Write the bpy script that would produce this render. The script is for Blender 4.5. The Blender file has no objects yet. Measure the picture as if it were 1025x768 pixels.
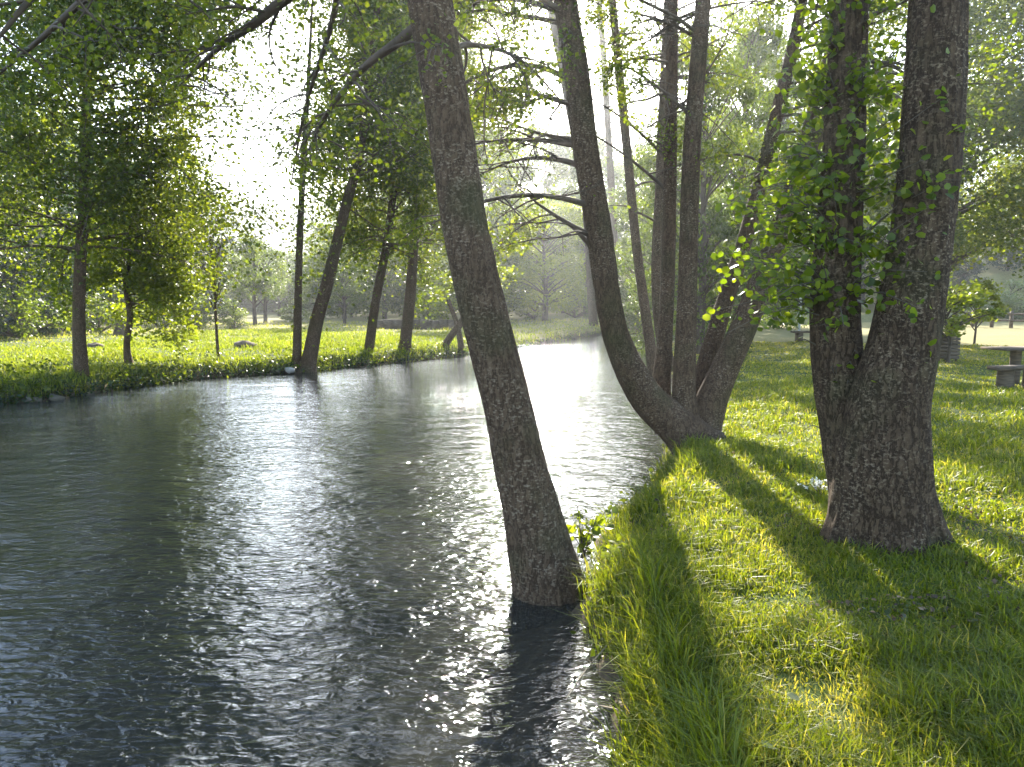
import bpy, math, numpy as np
from mathutils import Vector
R = math.radians
C = bpy.context.scene
COL = C.collection
rng = np.random.default_rng(11)

# ------------------------------------------------------------------ camera, sky, sun, exposure
F, PITCH, CAMZ = 760.0, R(6.3), 2.3
cam_d = bpy.data.cameras.new('camera'); cam = bpy.data.objects.new('camera', cam_d); COL.objects.link(cam)
cam.location = (0, 0, CAMZ); cam.rotation_euler = (R(90) - PITCH, 0, 0)
cam_d.sensor_width = 36; cam_d.lens = 36 * F / 1024; cam_d.clip_end = 3000; cam_d.clip_start = .05
C.camera = cam
SUN_EL, SUN_AZ = R(28.5), R(1.0)
SUNV = np.array([math.sin(SUN_AZ) * math.cos(SUN_EL), math.cos(SUN_AZ) * math.cos(SUN_EL), math.sin(SUN_EL)])
w = bpy.data.worlds.new('World'); C.world = w; w.use_nodes = True
nt = w.node_tree; bg = nt.nodes['Background']
sky = nt.nodes.new('ShaderNodeTexSky'); sky.sky_type = 'NISHITA'; sky.sun_disc = False
sky.sun_elevation = SUN_EL; sky.sun_rotation = SUN_AZ; sky.air_density = 1.0; sky.dust_density = 1.0; sky.ozone_density = 1.0
nt.links.new(sky.outputs[0], bg.inputs[0]); bg.inputs[1].default_value = .15
sun_d = bpy.data.lights.new('sun', 'SUN'); sun_d.energy = 5.0; sun_d.angle = R(.55); sun_d.color = (1, .93, .80)
sun = bpy.data.objects.new('sun', sun_d); COL.objects.link(sun)
sun.rotation_euler = Vector(SUNV).to_track_quat('Z', 'Y').to_euler(); sun.location = (0, 0, 40)
vs = C.view_settings
vs.view_transform = 'Standard'; vs.look = 'None'; vs.gamma = 1; vs.use_curve_mapping = False; vs.exposure = 2.2
cy = C.cycles
cy.use_denoising = True; cy.max_bounces = 7; cy.diffuse_bounces = 3; cy.glossy_bounces = 3
cy.transmission_bounces = 4; cy.transparent_max_bounces = 8; cy.volume_bounces = 0
cy.caustics_reflective = False; cy.caustics_refractive = False; cy.sample_clamp_indirect = 6

# ------------------------------------------------------------------ picture-to-place helpers
FW = np.array([0, math.cos(PITCH), -math.sin(PITCH)]); UP = np.array([0, math.sin(PITCH), math.cos(PITCH)])
def ray(px, py): return FW + np.array([1, 0, 0]) * ((px - 512) / F) + UP * ((384 - py) / F)
def G(px, py, z=0.0):
    d = ray(px, py); t = (z - CAMZ) / d[2]; return np.array([0, 0, CAMZ]) + d * t
def P(px, py, Y):
    d = ray(px, py); return np.array([0, 0, CAMZ]) + d * (Y / d[1])
def toimg(p):
    q = np.asarray(p) - np.array([0, 0, CAMZ]); zc = q @ FW
    zc = np.where(zc < .05, .05, zc)
    return 512 + F * q[..., 0] / zc, 384 - F * (q @ UP) / zc
def depth(p): return float((np.asarray(p) - np.array([0, 0, CAMZ])) @ FW)
def vnoise(x, y, s, seed=0):                       # smooth value noise, -1..1
    x = np.asarray(x, float) / s; y = np.asarray(y, float) / s
    xi = np.floor(x).astype(np.int64); yi = np.floor(y).astype(np.int64); fx = x - xi; fy = y - yi
    fx = fx * fx * (3 - 2 * fx); fy = fy * fy * (3 - 2 * fy)
    def h(a, b):
        n = (a * 374761393 + b * 668265263 + seed * 974711) & 0x7fffffff
        n = ((n ^ (n >> 13)) * 1274126177) & 0x7fffffff
        return ((n ^ (n >> 16)) & 0xffff) / 32767.5 - 1
    return (h(xi, yi) * (1 - fx) + h(xi + 1, yi) * fx) * (1 - fy) + (h(xi, yi + 1) * (1 - fx) + h(xi + 1, yi + 1) * fx) * fy

# ------------------------------------------------------------------ materials
def mat(name):
    m = bpy.data.materials.new(name); m.use_nodes = True
    t = m.node_tree; return m, t, t.nodes, t.links, t.nodes['Principled BSDF'], t.nodes['Material Output']
def N(t, kind, **kw):
    n = t.nodes.new(kind)
    for k, v in kw.items():
        if k in n.inputs.keys(): n.inputs[k].default_value = v
        else: setattr(n, k, v)
    return n
def ramp(t, src, stops):
    r = t.nodes.new('ShaderNodeValToRGB'); e = r.color_ramp.elements
    while len(e) < len(stops): e.new(.5)
    for k, (p, c) in enumerate(stops): e[k].position = p; e[k].color = (*c, 1)
    t.links.new(src, r.inputs[0]); return r.outputs[0]
def mix(t, fac, a, b):
    m = t.nodes.new('ShaderNodeMix'); m.data_type = 'RGBA'
    for s, v in ((m.inputs[0], fac), (m.inputs[6], a), (m.inputs[7], b)):
        if hasattr(v, 'is_output'): t.links.new(v, s)
        else: s.default_value = v if isinstance(v, (int, float)) else (*v, 1)
    return m.outputs[2]
def leaf_mat(name, dark, mid, light, trans=(1.5, 1.6, .6), tw=.5, rough=.4):
    m, t, n, l, b, o = mat(name)
    a = N(t, 'ShaderNodeAttribute', attribute_name='var')
    col = ramp(t, a.outputs['Fac'], [(0, dark), (.55, mid), (1, light)])
    l.new(col, b.inputs['Base Color']); b.inputs['Roughness'].default_value = rough
    b.inputs['Specular IOR Level'].default_value = .45
    tr = N(t, 'ShaderNodeBsdfTranslucent')
    mm = N(t, 'ShaderNodeMix', data_type='RGBA', blend_type='MULTIPLY'); mm.inputs[0].default_value = 1
    l.new(col, mm.inputs[6]); mm.inputs[7].default_value = (*[min(c * 1.35, 3) for c in trans], 1); l.new(mm.outputs[2], tr.inputs[0])
    ms = N(t, 'ShaderNodeMixShader'); ms.inputs[0].default_value = tw
    l.new(b.outputs[0], ms.inputs[1]); l.new(tr.outputs[0], ms.inputs[2]); l.new(ms.outputs[0], o.inputs[0])
    return m
def bark_mat(name, dark, light, lichen, amount=.5, scale=1.0, bump=.6):
    m, t, n, l, b, o = mat(name)
    tc = N(t, 'ShaderNodeTexCoord'); mp = N(t, 'ShaderNodeMapping'); mp.inputs['Scale'].default_value = (scale, scale, scale * .35)
    l.new(tc.outputs['Object'], mp.inputs[0])
    n1 = N(t, 'ShaderNodeTexNoise', Scale=26, Detail=6, Roughness=.65); l.new(mp.outputs[0], n1.inputs['Vector'])
    n3 = N(t, 'ShaderNodeTexVoronoi', Scale=20, feature='DISTANCE_TO_EDGE'); 
    dist = N(t, 'ShaderNodeMix', data_type='RGBA'); dist.inputs[0].default_value = .12
    l.new(mp.outputs[0], dist.inputs[6]); l.new(n1.outputs['Color'], dist.inputs[7]); l.new(dist.outputs[2], n3.inputs['Vector'])
    col = ramp(t, n1.outputs[0], [(.3, dark), (.7, light)])
    crack = ramp(t, n3.outputs['Distance'], [(0, (0, 0, 0)), (.12, (1, 1, 1))])
    col2 = mix(t, crack, [c * .7 for c in dark], col)
    mp2 = N(t, 'ShaderNodeMapping'); mp2.inputs['Scale'].default_value = (scale, scale, scale * 1.7); l.new(tc.outputs['Object'], mp2.inputs[0])
    v = N(t, 'ShaderNodeTexNoise', Scale=34, Detail=3, Roughness=.6); l.new(mp2.outputs[0], v.inputs['Vector'])
    big = N(t, 'ShaderNodeTexNoise', Scale=2.4, Detail=3); l.new(tc.outputs['Object'], big.inputs['Vector'])
    sp = ramp(t, v.outputs[0], [(.54, (0, 0, 0)), (.62, (1, 1, 1))])
    bm_ = ramp(t, big.outputs[0], [(.38, (.12,) * 3), (.62, (1, 1, 1))])
    mu = N(t, 'ShaderNodeMath', operation='MULTIPLY'); l.new(sp, mu.inputs[0]); l.new(bm_, mu.inputs[1])
    mu2 = N(t, 'ShaderNodeMath', operation='MULTIPLY'); l.new(mu.outputs[0], mu2.inputs[0]); mu2.inputs[1].default_value = amount
    col3 = mix(t, mu2.outputs[0], col2, lichen)
    moss = N(t, 'ShaderNodeTexNoise', Scale=1.6, Detail=4); l.new(tc.outputs['Object'], moss.inputs['Vector'])
    mf = ramp(t, moss.outputs[0], [(.52, (0, 0, 0)), (.72, (.5, .5, .5))])
    col4 = mix(t, mf, col3, (.045, .055, .018))
    l.new(col4, b.inputs['Base Color']); b.inputs['Roughness'].default_value = .9; b.inputs['Specular IOR Level'].default_value = .2
    hm = N(t, 'ShaderNodeMath', operation='MULTIPLY_ADD'); l.new(crack, hm.inputs[0]); hm.inputs[1].default_value = .6; l.new(n1.outputs[0], hm.inputs[2])
    bp = N(t, 'ShaderNodeBump', Strength=bump, Distance=.03); l.new(hm.outputs[0], bp.inputs['Height']); l.new(bp.outputs[0], b.inputs['Normal'])
    return m
def plain(name, c1, c2, scale=8, rough=.8, bump=.2, stretch=(1, 1, 1)):
    m, t, n, l, b, o = mat(name)
    tc = N(t, 'ShaderNodeTexCoord'); mp = N(t, 'ShaderNodeMapping'); mp.inputs['Scale'].default_value = stretch
    l.new(tc.outputs['Object'], mp.inputs[0])
    n1 = N(t, 'ShaderNodeTexNoise', Scale=scale, Detail=5, Roughness=.6); l.new(mp.outputs[0], n1.inputs['Vector'])
    l.new(ramp(t, n1.outputs[0], [(.3, c1), (.7, c2)]), b.inputs['Base Color']); b.inputs['Roughness'].default_value = rough
    bp = N(t, 'ShaderNodeBump', Strength=bump, Distance=.02); l.new(n1.outputs[0], bp.inputs['Height']); l.new(bp.outputs[0], b.inputs['Normal'])
    return m
M = {}
M['leaf'] = leaf_mat('alder_leaf', (.030, .048, .008), (.066, .098, .012), (.130, .155, .020), trans=(1.9, 1.7, .5), tw=.6)
M['leaf_far'] = leaf_mat('far_leaf', (.030, .050, .010), (.066, .098, .015), (.12, .155, .026), trans=(1.7, 1.6, .5), tw=.55)
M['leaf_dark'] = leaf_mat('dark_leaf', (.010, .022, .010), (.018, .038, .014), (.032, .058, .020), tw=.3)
M['leaf_bright'] = leaf_mat('bright_leaf', (.070, .100, .010), (.125, .160, .014), (.18, .21, .022), trans=(1.7, 1.6, .5), tw=.55)
M['leaf_shoot'] = leaf_mat('shoot_leaf', (.035, .060, .008), (.085, .13, .013), (.18, .22, .020), trans=(1.9, 1.8, .4), tw=.58, rough=.32)
M['leaf_pale'] = leaf_mat('pale_leaf', (.10, .12, .06), (.16, .19, .09), (.24, .26, .14), tw=.4)
M['grass'] = leaf_mat('grass_blade', (.052, .080, .006), (.130, .165, .012), (.30, .27, .08), trans=(1.75, 1.6, .4), tw=.5, rough=.45)
M['meadow'] = leaf_mat('meadow_blade', (.07, .10, .012), (.14, .18, .018), (.24, .24, .07), trans=(1.6, 1.5, .5), tw=.5, rough=.5)
M['bark'] = bark_mat('alder_bark', (.062, .038, .022), (.135, .090, .056), (.31, .25, .18), .55, bump=.55)
M['bark_lichen'] = bark_mat('lichen_bark', (.046, .028, .016), (.105, .070, .042), (.32, .25, .17), .6, bump=.7)
M['bark_far'] = plain('far_bark', (.045, .032, .02), (.11, .08, .055), 6, .9, .3, (1, 1, .3))
M['twig'] = plain('twig_bark', (.05, .04, .03), (.12, .10, .07), 10)
M['dry'] = plain('dry_stem', (.16, .12, .07), (.35, .29, .19), 20)
M['wood'] = plain('weathered_wood', (.05, .036, .022), (.15, .11, .07), 5, .85, .4, (1, 1, 6))
M['stone'] = plain('stone', (.035, .032, .022), (.13, .115, .085), 5, .9, .5)
M['white_stone'] = plain('white_stone', (.20, .19, .17), (.42, .40, .37), 7, .85, .5)
M['metal'] = plain('painted_metal', (.36, .38, .36), (.46, .48, .46), 4, .45, .02)
M['lamp_glass'] = plain('lamp_glass', (.6, .6, .58), (.7, .7, .68), 4, .2, 0)
M['dirt'] = plain('dirt', (.06, .045, .03), (.15, .11, .075), 9, .95, .6)
M['litter'] = leaf_mat('dead_leaf', (.04, .025, .012), (.11, .07, .032), (.26, .18, .09), (1, 1, 1), tw=.25, rough=.6)
M['petal'] = leaf_mat('white_petal', (.6, .6, .55), (.75, .75, .7), (.85, .85, .8), (1, 1, 1), tw=.35)

# ------------------------------------------------------------------ mesh buffer
class MB:
    def __init__(s): s.v = []; s.f = {}; s.n = 0; s.a = []
    def add(s, v, faces, var=None):
        v = np.asarray(v, np.float32); faces = np.asarray(faces, np.int64)
        s.v.append(v); s.f.setdefault(faces.shape[1], []).append(faces + s.n); s.n += len(v)
        s.a.append(np.full(len(v), .5, np.float32) if var is None else np.asarray(var, np.float32))
    def build(s, name, material, parent=None, origin=(0, 0, 0), smooth=False):
        me = bpy.data.meshes.new(name)
        v = np.concatenate(s.v) - np.asarray(origin, np.float32)
        me.vertices.add(len(v)); me.vertices.foreach_set('co', v.ravel())
        tot, idx, sizes = 0, [], []
        for k, fl in s.f.items():
            f = np.concatenate(fl); idx.append(f.ravel()); sizes.append(np.full(len(f), k))
        idx = np.concatenate(idx); sizes = np.concatenate(sizes)
        me.loops.add(len(idx)); me.loops.foreach_set('vertex_index', idx.astype(np.int32))
        me.polygons.add(len(sizes))
        me.polygons.foreach_set('loop_start', np.concatenate([[0], np.cumsum(sizes)[:-1]]).astype(np.int32))
        me.polygons.foreach_set('loop_total', sizes.astype(np.int32))
        if smooth: me.polygons.foreach_set('use_smooth', np.ones(len(sizes), bool))
        at = me.attributes.new('var', 'FLOAT', 'POINT'); at.data.foreach_set('value', np.concatenate(s.a))
        me.update(calc_edges=True); me.validate()
        me.materials.append(material)
        o = bpy.data.objects.new(name, me); COL.objects.link(o)
        if parent is not None: o.parent = parent
        else: o.location = origin
        return o
def unit(v): v = np.asarray(v, float); return v / (np.linalg.norm(v, axis=-1, keepdims=True) + 1e-9)
def resample(pts, rad, n):
    pts = np.asarray(pts, float); rad = np.asarray(rad, float)
    p = np.vstack([2 * pts[0] - pts[1], pts, 2 * pts[-1] - pts[-2]])
    seg = np.linalg.norm(np.diff(pts, axis=0), axis=1); cum = np.concatenate([[0], np.cumsum(seg)])
    t = np.linspace(0, cum[-1] * .99999, n); k = np.clip(np.searchsorted(cum, t, 'right') - 1, 0, len(pts) - 2)
    u = ((t - cum[k]) / np.maximum(seg[k], 1e-6))[:, None]
    a, b, c, d = p[k], p[k + 1], p[k + 2], p[k + 3]
    q = .5 * (2 * b + (c - a) * u + (2 * a - 5 * b + 4 * c - d) * u ** 2 + (3 * b - a - 3 * c + d) * u ** 3)
    return q, np.interp(t, cum, rad)
def tube(mb, pts, rad, sides=6, rough=0.0, seed=0, flare=0.0, cap=False):
    pts = np.asarray(pts, float); n = len(pts); rad = np.asarray(rad, float)
    tan = unit(np.gradient(pts, axis=0))
    ref = np.array([0, 0, 1.]) if abs(tan[0][2]) < .9 else np.array([1., 0, 0])
    u = unit(ref - tan * (tan @ ref)[:, None]); wv = np.cross(tan, u)
    a = np.linspace(0, 2 * np.pi, sides, endpoint=False)
    rr = np.repeat(rad[:, None], sides, 1)
    if rough:
        s = np.cumsum(np.concatenate([[0], np.linalg.norm(np.diff(pts, axis=0), axis=1)]))
        ac = np.cos(a)[None] * 1.7; as_ = np.sin(a)[None] * 1.7
        S = s[:, None]
        nz = vnoise(ac * 2 + S * .15 + seed, as_ * 2 + S * .9, 1, seed) + .5 * vnoise(ac * 7 + S, as_ * 7 + S * 2.5, 1, seed + 3) + .3 * vnoise(ac * 22 + S * 2, as_ * 22 + S * 9, 1, seed + 5)
        rr = rr * (1 + rough * nz)
    if flare:
        s = np.cumsum(np.concatenate([[0], np.linalg.norm(np.diff(pts, axis=0), axis=1)]))[:, None]
        k = np.exp(-s / .20)
        rr = rr * (1 + flare * k * (1 + .55 * np.cos(5 * a + seed)[None] + .3 * np.cos(9 * a + 2.1 * seed)[None]))
    V = pts[:, None] + rr[..., None] * (np.cos(a)[None, :, None] * u[:, None] + np.sin(a)[None, :, None] * wv[:, None])
    i = np.arange(n - 1)[:, None] * sides; j = np.arange(sides)[None]; j2 = (j + 1) % sides
    f = np.stack([i + j, i + j2, i + sides + j2, i + sides + j], -1).reshape(-1, 4)
    mb.add(V.reshape(-1, 3), f)
    if cap:
        c = np.vstack([V[-1], pts[-1] + tan[-1] * rad[-1] * .15]); k = len(c) - 1
        mb.add(c, [[q, (q + 1) % sides, k] for q in range(sides)])
def box(mb, c, s, rz=0, tilt=0):
    x, y, z = np.array(s) / 2; v = np.array([[a * x, b * y, e * z] for e in (-1, 1) for b in (-1, 1) for a in (-1, 1)])
    be = .06 * min(s)
    ct, st = math.cos(tilt), math.sin(tilt); v = v @ np.array([[ct, 0, -st], [0, 1, 0], [st, 0, ct]]).T
    cr, sr = math.cos(rz), math.sin(rz); v = v @ np.array([[cr, -sr, 0], [sr, cr, 0], [0, 0, 1]]).T
    mb.add(v + np.array(c), [[0, 2, 3, 1], [4, 5, 7, 6], [0, 1, 5, 4], [2, 6, 7, 3], [0, 4, 6, 2], [1, 3, 7, 5]])
def leaves(mb, pos, size, g, up=.8, rnd=1.0, hang=-.25, wide=.42, round_=False, clump=None):
    n = len(pos)
    if n == 0: return
    d = g.normal(size=(n, 3)); d[:, 2] = d[:, 2] * .6 + hang; d = unit(d)
    nn = g.normal(size=(n, 3)) * rnd; nn[:, 2] += up
    wv = unit(np.cross(nn, d)); nn = np.cross(d, wv)
    s = (size * g.uniform(.45, 1.35, n))[:, None]
    var = g.beta(2, 2, n) if clump is None else np.clip(clump + g.normal(0, .16, n), 0, 1)
    if round_:
        V = np.stack([pos, pos + s * (.22 * d + .38 * wv + .08 * nn), pos + s * (.72 * d + .42 * wv + .10 * nn), pos + s * d - .05 * s * nn,
                      pos + s * (.72 * d - .42 * wv + .10 * nn), pos + s * (.22 * d - .38 * wv + .08 * nn)], 1)
        b = np.arange(n)[:, None] * 6
        f = np.concatenate([b + np.array([[0, 1, 2, 3]]), b + np.array([[0, 3, 4, 5]])])
        mb.add(V.reshape(-1, 3), f, np.repeat(var, 6))
    else:
        V = np.stack([pos, pos + s * (.5 * d + wide * wv + .08 * nn), pos + s * d, pos + s * (.5 * d - wide * wv + .08 * nn)], 1)
        b = np.arange(n)[:, None] * 4
        mb.add(V.reshape(-1, 3), b + np.array([[0, 1, 2, 3]]), np.repeat(var, 4))
def blades(mb, pos, h, wd, g, lean=.45, var=None, seg=2):
    n = len(pos)
    a = g.uniform(0, 2 * np.pi, n); d = np.stack([np.cos(a), np.sin(a), np.zeros(n)], 1)
    a2 = g.uniform(0, 2 * np.pi, n); wv = np.stack([np.cos(a2), np.sin(a2), np.zeros(n)], 1) * (wd[:, None] / 2)
    L = np.abs(g.normal(lean, .3, n))[:, None]; h = h[:, None]; z = np.array([[0, 0, 1.]])
    p0 = pos; p1 = pos + z * h * .55 + d * L * h * .25; p2 = pos + z * h * (1 - .25 * np.minimum(L, 1.5)) + d * L * h * .9
    V = np.stack([p0 - wv, p0 + wv, p1 + wv * .8, p1 - wv * .8, p2], 1)
    b = np.arange(n)[:, None] * 5
    v = g.beta(2, 3, n) if var is None else var
    mb.v.append(V.reshape(-1, 3).astype(np.float32)); mb.a.append(np.repeat(v, 5).astype(np.float32))
    mb.f.setdefault(4, []).append(b + np.array([[0, 1, 2, 3]]) + mb.n); mb.f.setdefault(3, []).append(b + np.array([[3, 2, 4]]) + mb.n); mb.n += 5 * n

def thing(name, label, cat, loc=(0, 0, 0), group=None, rz=0):
    o = bpy.data.objects.new(name, None); COL.objects.link(o); o.location = loc; o.rotation_euler = (0, 0, rz)
    o.empty_display_size = .2
    o['label'] = label; o['category'] = cat
    if group: o['group'] = group
    return o
def tag(o, label, cat, group=None, kind=None):
    o['label'] = label; o['category'] = cat
    if group: o['group'] = group
    if kind: o['kind'] = kind
    return o

# ------------------------------------------------------------------ ground with the river bed cut into it
RB = [G(*p)[:2] for p in [(640, 900), (622, 780), (606, 700), (596, 640), (580, 600), (590, 560), (612, 530), (645, 500), (662, 470), (672, 445), (676, 420), (670, 390), (660, 366), (664, 350), (690, 341), (760, 334)]]
LB = [G(*p)[:2] for p in [(-900, 470), (-200, 424), (0, 404), (40, 402), (80, 396), (130, 388), (200, 379), (300, 373), (370, 366), (460, 357), (520, 347), (590, 337), (640, 333), (700, 330)]]
RB = [np.array([1.0, -30.]), np.array([.7, -2.0]), np.array([.5, 1.5])] + RB + [np.array([70., 75.])]
LB = [np.array([-60, -30.])] + LB + [np.array([75., 92.])]
POLY = np.array(RB + LB[::-1])
def river_sd(x, y):                                   # >0 on land, <0 in the water
    x = np.asarray(x, float); y = np.asarray(y, float)
    d2 = np.full(x.shape, 1e9); ins = np.zeros(x.shape, bool)
    for a, b in zip(POLY, np.roll(POLY, -1, 0)):
        e = b - a; t = np.clip(((x - a[0]) * e[0] + (y - a[1]) * e[1]) / (e @ e), 0, 1)
        d2 = np.minimum(d2, (x - a[0] - t * e[0]) ** 2 + (y - a[1] - t * e[1]) ** 2)
        c = (a[1] > y) != (b[1] > y)
        ins ^= c & (x < (b[0] - a[0]) * (y - a[1]) / (b[1] - a[1] + 1e-12) + a[0])
    d = np.sqrt(d2); return np.where(ins, -d, d)
def sstep(a, b, x): t = np.clip((np.asarray(x, float) - a) / (b - a), 0, 1); return t * t * (3 - 2 * t)
def height(x, y):
    x = np.asarray(x, float); y = np.asarray(y, float)
    d = river_sd(x, y) + .16 * vnoise(x, y, .9, 1) + .07 * vnoise(x, y, .3, 2)
    land = .42 * sstep(-.05, .55, d) + .12 * sstep(.5, 3, d)
    land += .05 * vnoise(x, y, 2.2, 3) + .02 * vnoise(x, y, .5, 4)
    bed = -.05 + .48 * d; bed = np.maximum(bed, -1.1)
    h = np.where(d > 0, land, np.minimum(bed, -.03) + .02 * vnoise(x, y, .25, 5))
    far = np.hypot(x, y)
    right = sstep(-.1, .25, x / (np.abs(y) + 10))
    h = h + .018 * np.clip(y - 42, 0, 30) * right * (d > 0)
    h = h + right * (d > 2) * (.20 * np.clip(y + .55 * x - 92, 0, 60) + .12 * np.clip(y - 120, 0, 120))
    left = 1 - right
    h = h + left * (d > 2) * (48 * sstep(190, 420, far) + 5 * vnoise(x, y, 60, 7) * sstep(170, 300, far))
    h = h + 14 * vnoise(x, y, 45, 8) * sstep(190, 330, far) * right
    return h
nv, nu = 430, 520
ys = np.concatenate([np.linspace(-30, 1, 60, endpoint=False), 1 + (np.geomspace(1, 700, nv - 60) - 1) * 1.0])
us = np.sinh(np.linspace(-2.3, 2.3, nu)) / np.sinh(2.3)
wid = 26 + 1.25 * np.clip(ys, 0, None)
GX = us[None] * wid[:, None] + 1.2 * np.exp(-np.clip(ys, 0, None) / 30)[:, None]; GY = np.repeat(ys[:, None], nu, 1)
GZ = height(GX, GY)
mb = MB(); i = np.arange(nv - 1)[:, None] * nu; j = np.arange(nu - 1)[None]
mb.add(np.stack([GX, GY, GZ], -1).reshape(-1, 3), np.stack([i + j, i + j + 1, i + nu + j + 1, i + nu + j], -1).reshape(-1, 4))
m, t, n, l, b, o = mat('ground_soil')
ge = N(t, 'ShaderNodeNewGeometry'); sx = N(t, 'ShaderNodeSeparateXYZ'); l.new(ge.outputs['Position'], sx.inputs[0])
n1 = N(t, 'ShaderNodeTexNoise', Scale=.55, Detail=6, Roughness=.65); l.new(ge.outputs['Position'], n1.inputs['Vector'])
n2 = N(t, 'ShaderNodeTexNoise', Scale=7, Detail=6, Roughness=.7); l.new(ge.outputs['Position'], n2.inputs['Vector'])
turf = ramp(t, n2.outputs[0], [(.3, (.030, .045, .010)), (.52, (.065, .095, .018)), (.72, (.14, .13, .055))])
dry = ramp(t, n2.outputs[0], [(.3, (.15, .145, .05)), (.7, (.28, .24, .10))])
ad = N(t, 'ShaderNodeMath', operation='MULTIPLY_ADD'); l.new(n1.outputs[0], ad.inputs[0]); ad.inputs[1].default_value = 22; l.new(sx.outputs[1], ad.inputs[2])
adx = N(t, 'ShaderNodeMath', operation='MULTIPLY_ADD'); l.new(sx.outputs[0], adx.inputs[0]); adx.inputs[1].default_value = .95; l.new(ad.outputs[0], adx.inputs[2])
fz = N(t, 'ShaderNodeMapRange'); l.new(ad.outputs[0], fz.inputs[0]); fz.inputs[1].default_value = 40; fz.inputs[2].default_value = 60
fx = N(t, 'ShaderNodeMapRange'); l.new(adx.outputs[0], fx.inputs[0]); fx.inputs[1].default_value = 38; fx.inputs[2].default_value = 56
mxx = N(t, 'ShaderNodeMath', operation='MAXIMUM'); l.new(fz.outputs[0], mxx.inputs[0]); l.new(fx.outputs[0], mxx.inputs[1])
c1 = mix(t, mxx.outputs[0], turf, dry)
woods = ramp(t, n1.outputs[0], [(.35, (.015, .028, .012)), (.6, (.035, .055, .022)), (.72, (.16, .15, .07))])
fw = N(t, 'ShaderNodeMapRange'); l.new(ad.outputs[0], fw.inputs[0]); fw.inputs[1].default_value = 125; fw.inputs[2].default_value = 145
c2 = mix(t, fw.outputs[0], c1, woods)
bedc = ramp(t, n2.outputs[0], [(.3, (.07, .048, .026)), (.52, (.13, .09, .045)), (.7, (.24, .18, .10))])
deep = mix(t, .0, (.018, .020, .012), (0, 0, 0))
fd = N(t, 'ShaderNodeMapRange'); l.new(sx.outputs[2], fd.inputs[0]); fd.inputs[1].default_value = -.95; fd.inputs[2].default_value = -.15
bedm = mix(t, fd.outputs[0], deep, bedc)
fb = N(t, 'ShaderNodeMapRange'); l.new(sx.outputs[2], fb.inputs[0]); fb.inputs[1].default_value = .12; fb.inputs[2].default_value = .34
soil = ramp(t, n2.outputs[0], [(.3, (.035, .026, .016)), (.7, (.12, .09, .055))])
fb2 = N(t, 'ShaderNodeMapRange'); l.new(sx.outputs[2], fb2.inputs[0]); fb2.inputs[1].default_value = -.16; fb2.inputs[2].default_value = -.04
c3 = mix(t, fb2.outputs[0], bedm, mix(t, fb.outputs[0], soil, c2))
l.new(c3, b.inputs['Base Color']); b.inputs['Roughness'].default_value = .95; b.inputs['Specular IOR Level'].default_value = .15
bp = N(t, 'ShaderNodeBump', Strength=.5, Distance=.05); l.new(n2.outputs[0], bp.inputs['Height']); l.new(bp.outputs[0], b.inputs['Normal'])
M['ground'] = m
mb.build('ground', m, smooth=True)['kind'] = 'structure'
def hz(x, y): return float(height(np.array([x]), np.array([y]))[0])

# ------------------------------------------------------------------ river water
m, t, n, l, b, o = mat('river_water')
n.remove(b)
ge = N(t, 'ShaderNodeNewGeometry')
mp = N(t, 'ShaderNodeMapping'); mp.inputs['Scale'].default_value = (.7, 1.35, 1); mp.inputs['Rotation'].default_value = (0, 0, R(-9)); l.new(ge.outputs['Position'], mp.inputs[0])
w1 = N(t, 'ShaderNodeTexNoise', Scale=11, Detail=2, Roughness=.5, Distortion=.6); l.new(mp.outputs[0], w1.inputs['Vector'])
w4 = N(t, 'ShaderNodeTexNoise', Scale=1.1, Detail=1, Distortion=.3); l.new(mp.outputs[0], w4.inputs['Vector'])
mp2 = N(t, 'ShaderNodeMapping'); mp2.inputs['Scale'].default_value = (.8, 1.3, 1); mp2.inputs['Rotation'].default_value = (0, 0, R(22)); l.new(ge.outputs['Position'], mp2.inputs[0])
w2 = N(t, 'ShaderNodeTexNoise', Scale=3.2, Detail=2, Roughness=.5); l.new(mp2.outputs[0], w2.inputs['Vector'])
pt = N(t, 'ShaderNodeTexNoise', Scale=.22, Detail=2); l.new(ge.outputs['Position'], pt.inputs['Vector'])
ptr = N(t, 'ShaderNodeMapRange'); l.new(pt.outputs[0], ptr.inputs[0]); ptr.inputs[1].default_value = .35; ptr.inputs[2].default_value = .65; ptr.inputs[3].default_value = .6; ptr.inputs[4].default_value = 1.15
mu = N(t, 'ShaderNodeMath', operation='MULTIPLY'); l.new(w1.outputs[0], mu.inputs[0]); l.new(ptr.outputs[0], mu.inputs[1])
ma = N(t, 'ShaderNodeMath', operation='MULTIPLY_ADD'); l.new(w2.outputs[0], ma.inputs[0]); ma.inputs[1].default_value = 1.3; l.new(mu.outputs[0], ma.inputs[2])
mb4 = N(t, 'ShaderNodeMath', operation='MULTIPLY_ADD'); l.new(w4.outputs[0], mb4.inputs[0]); mb4.inputs[1].default_value = 2.2; l.new(ma.outputs[0], mb4.inputs[2])
bp = N(t, 'ShaderNodeBump', Strength=1.0, Distance=.021); l.new(mb4.outputs[0], bp.inputs['Height'])
fr = N(t, 'ShaderNodeFresnel', IOR=1.33); l.new(bp.outputs[0], fr.inputs['Normal'])
gl = N(t, 'ShaderNodeBsdfGlossy', Roughness=.04); gl.inputs[0].default_value = (.88, .95, 1, 1); l.new(bp.outputs[0], gl.inputs['Normal'])
tr = N(t, 'ShaderNodeBsdfTransparent'); tr.inputs[0].default_value = (.62, .58, .45, 1)
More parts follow.
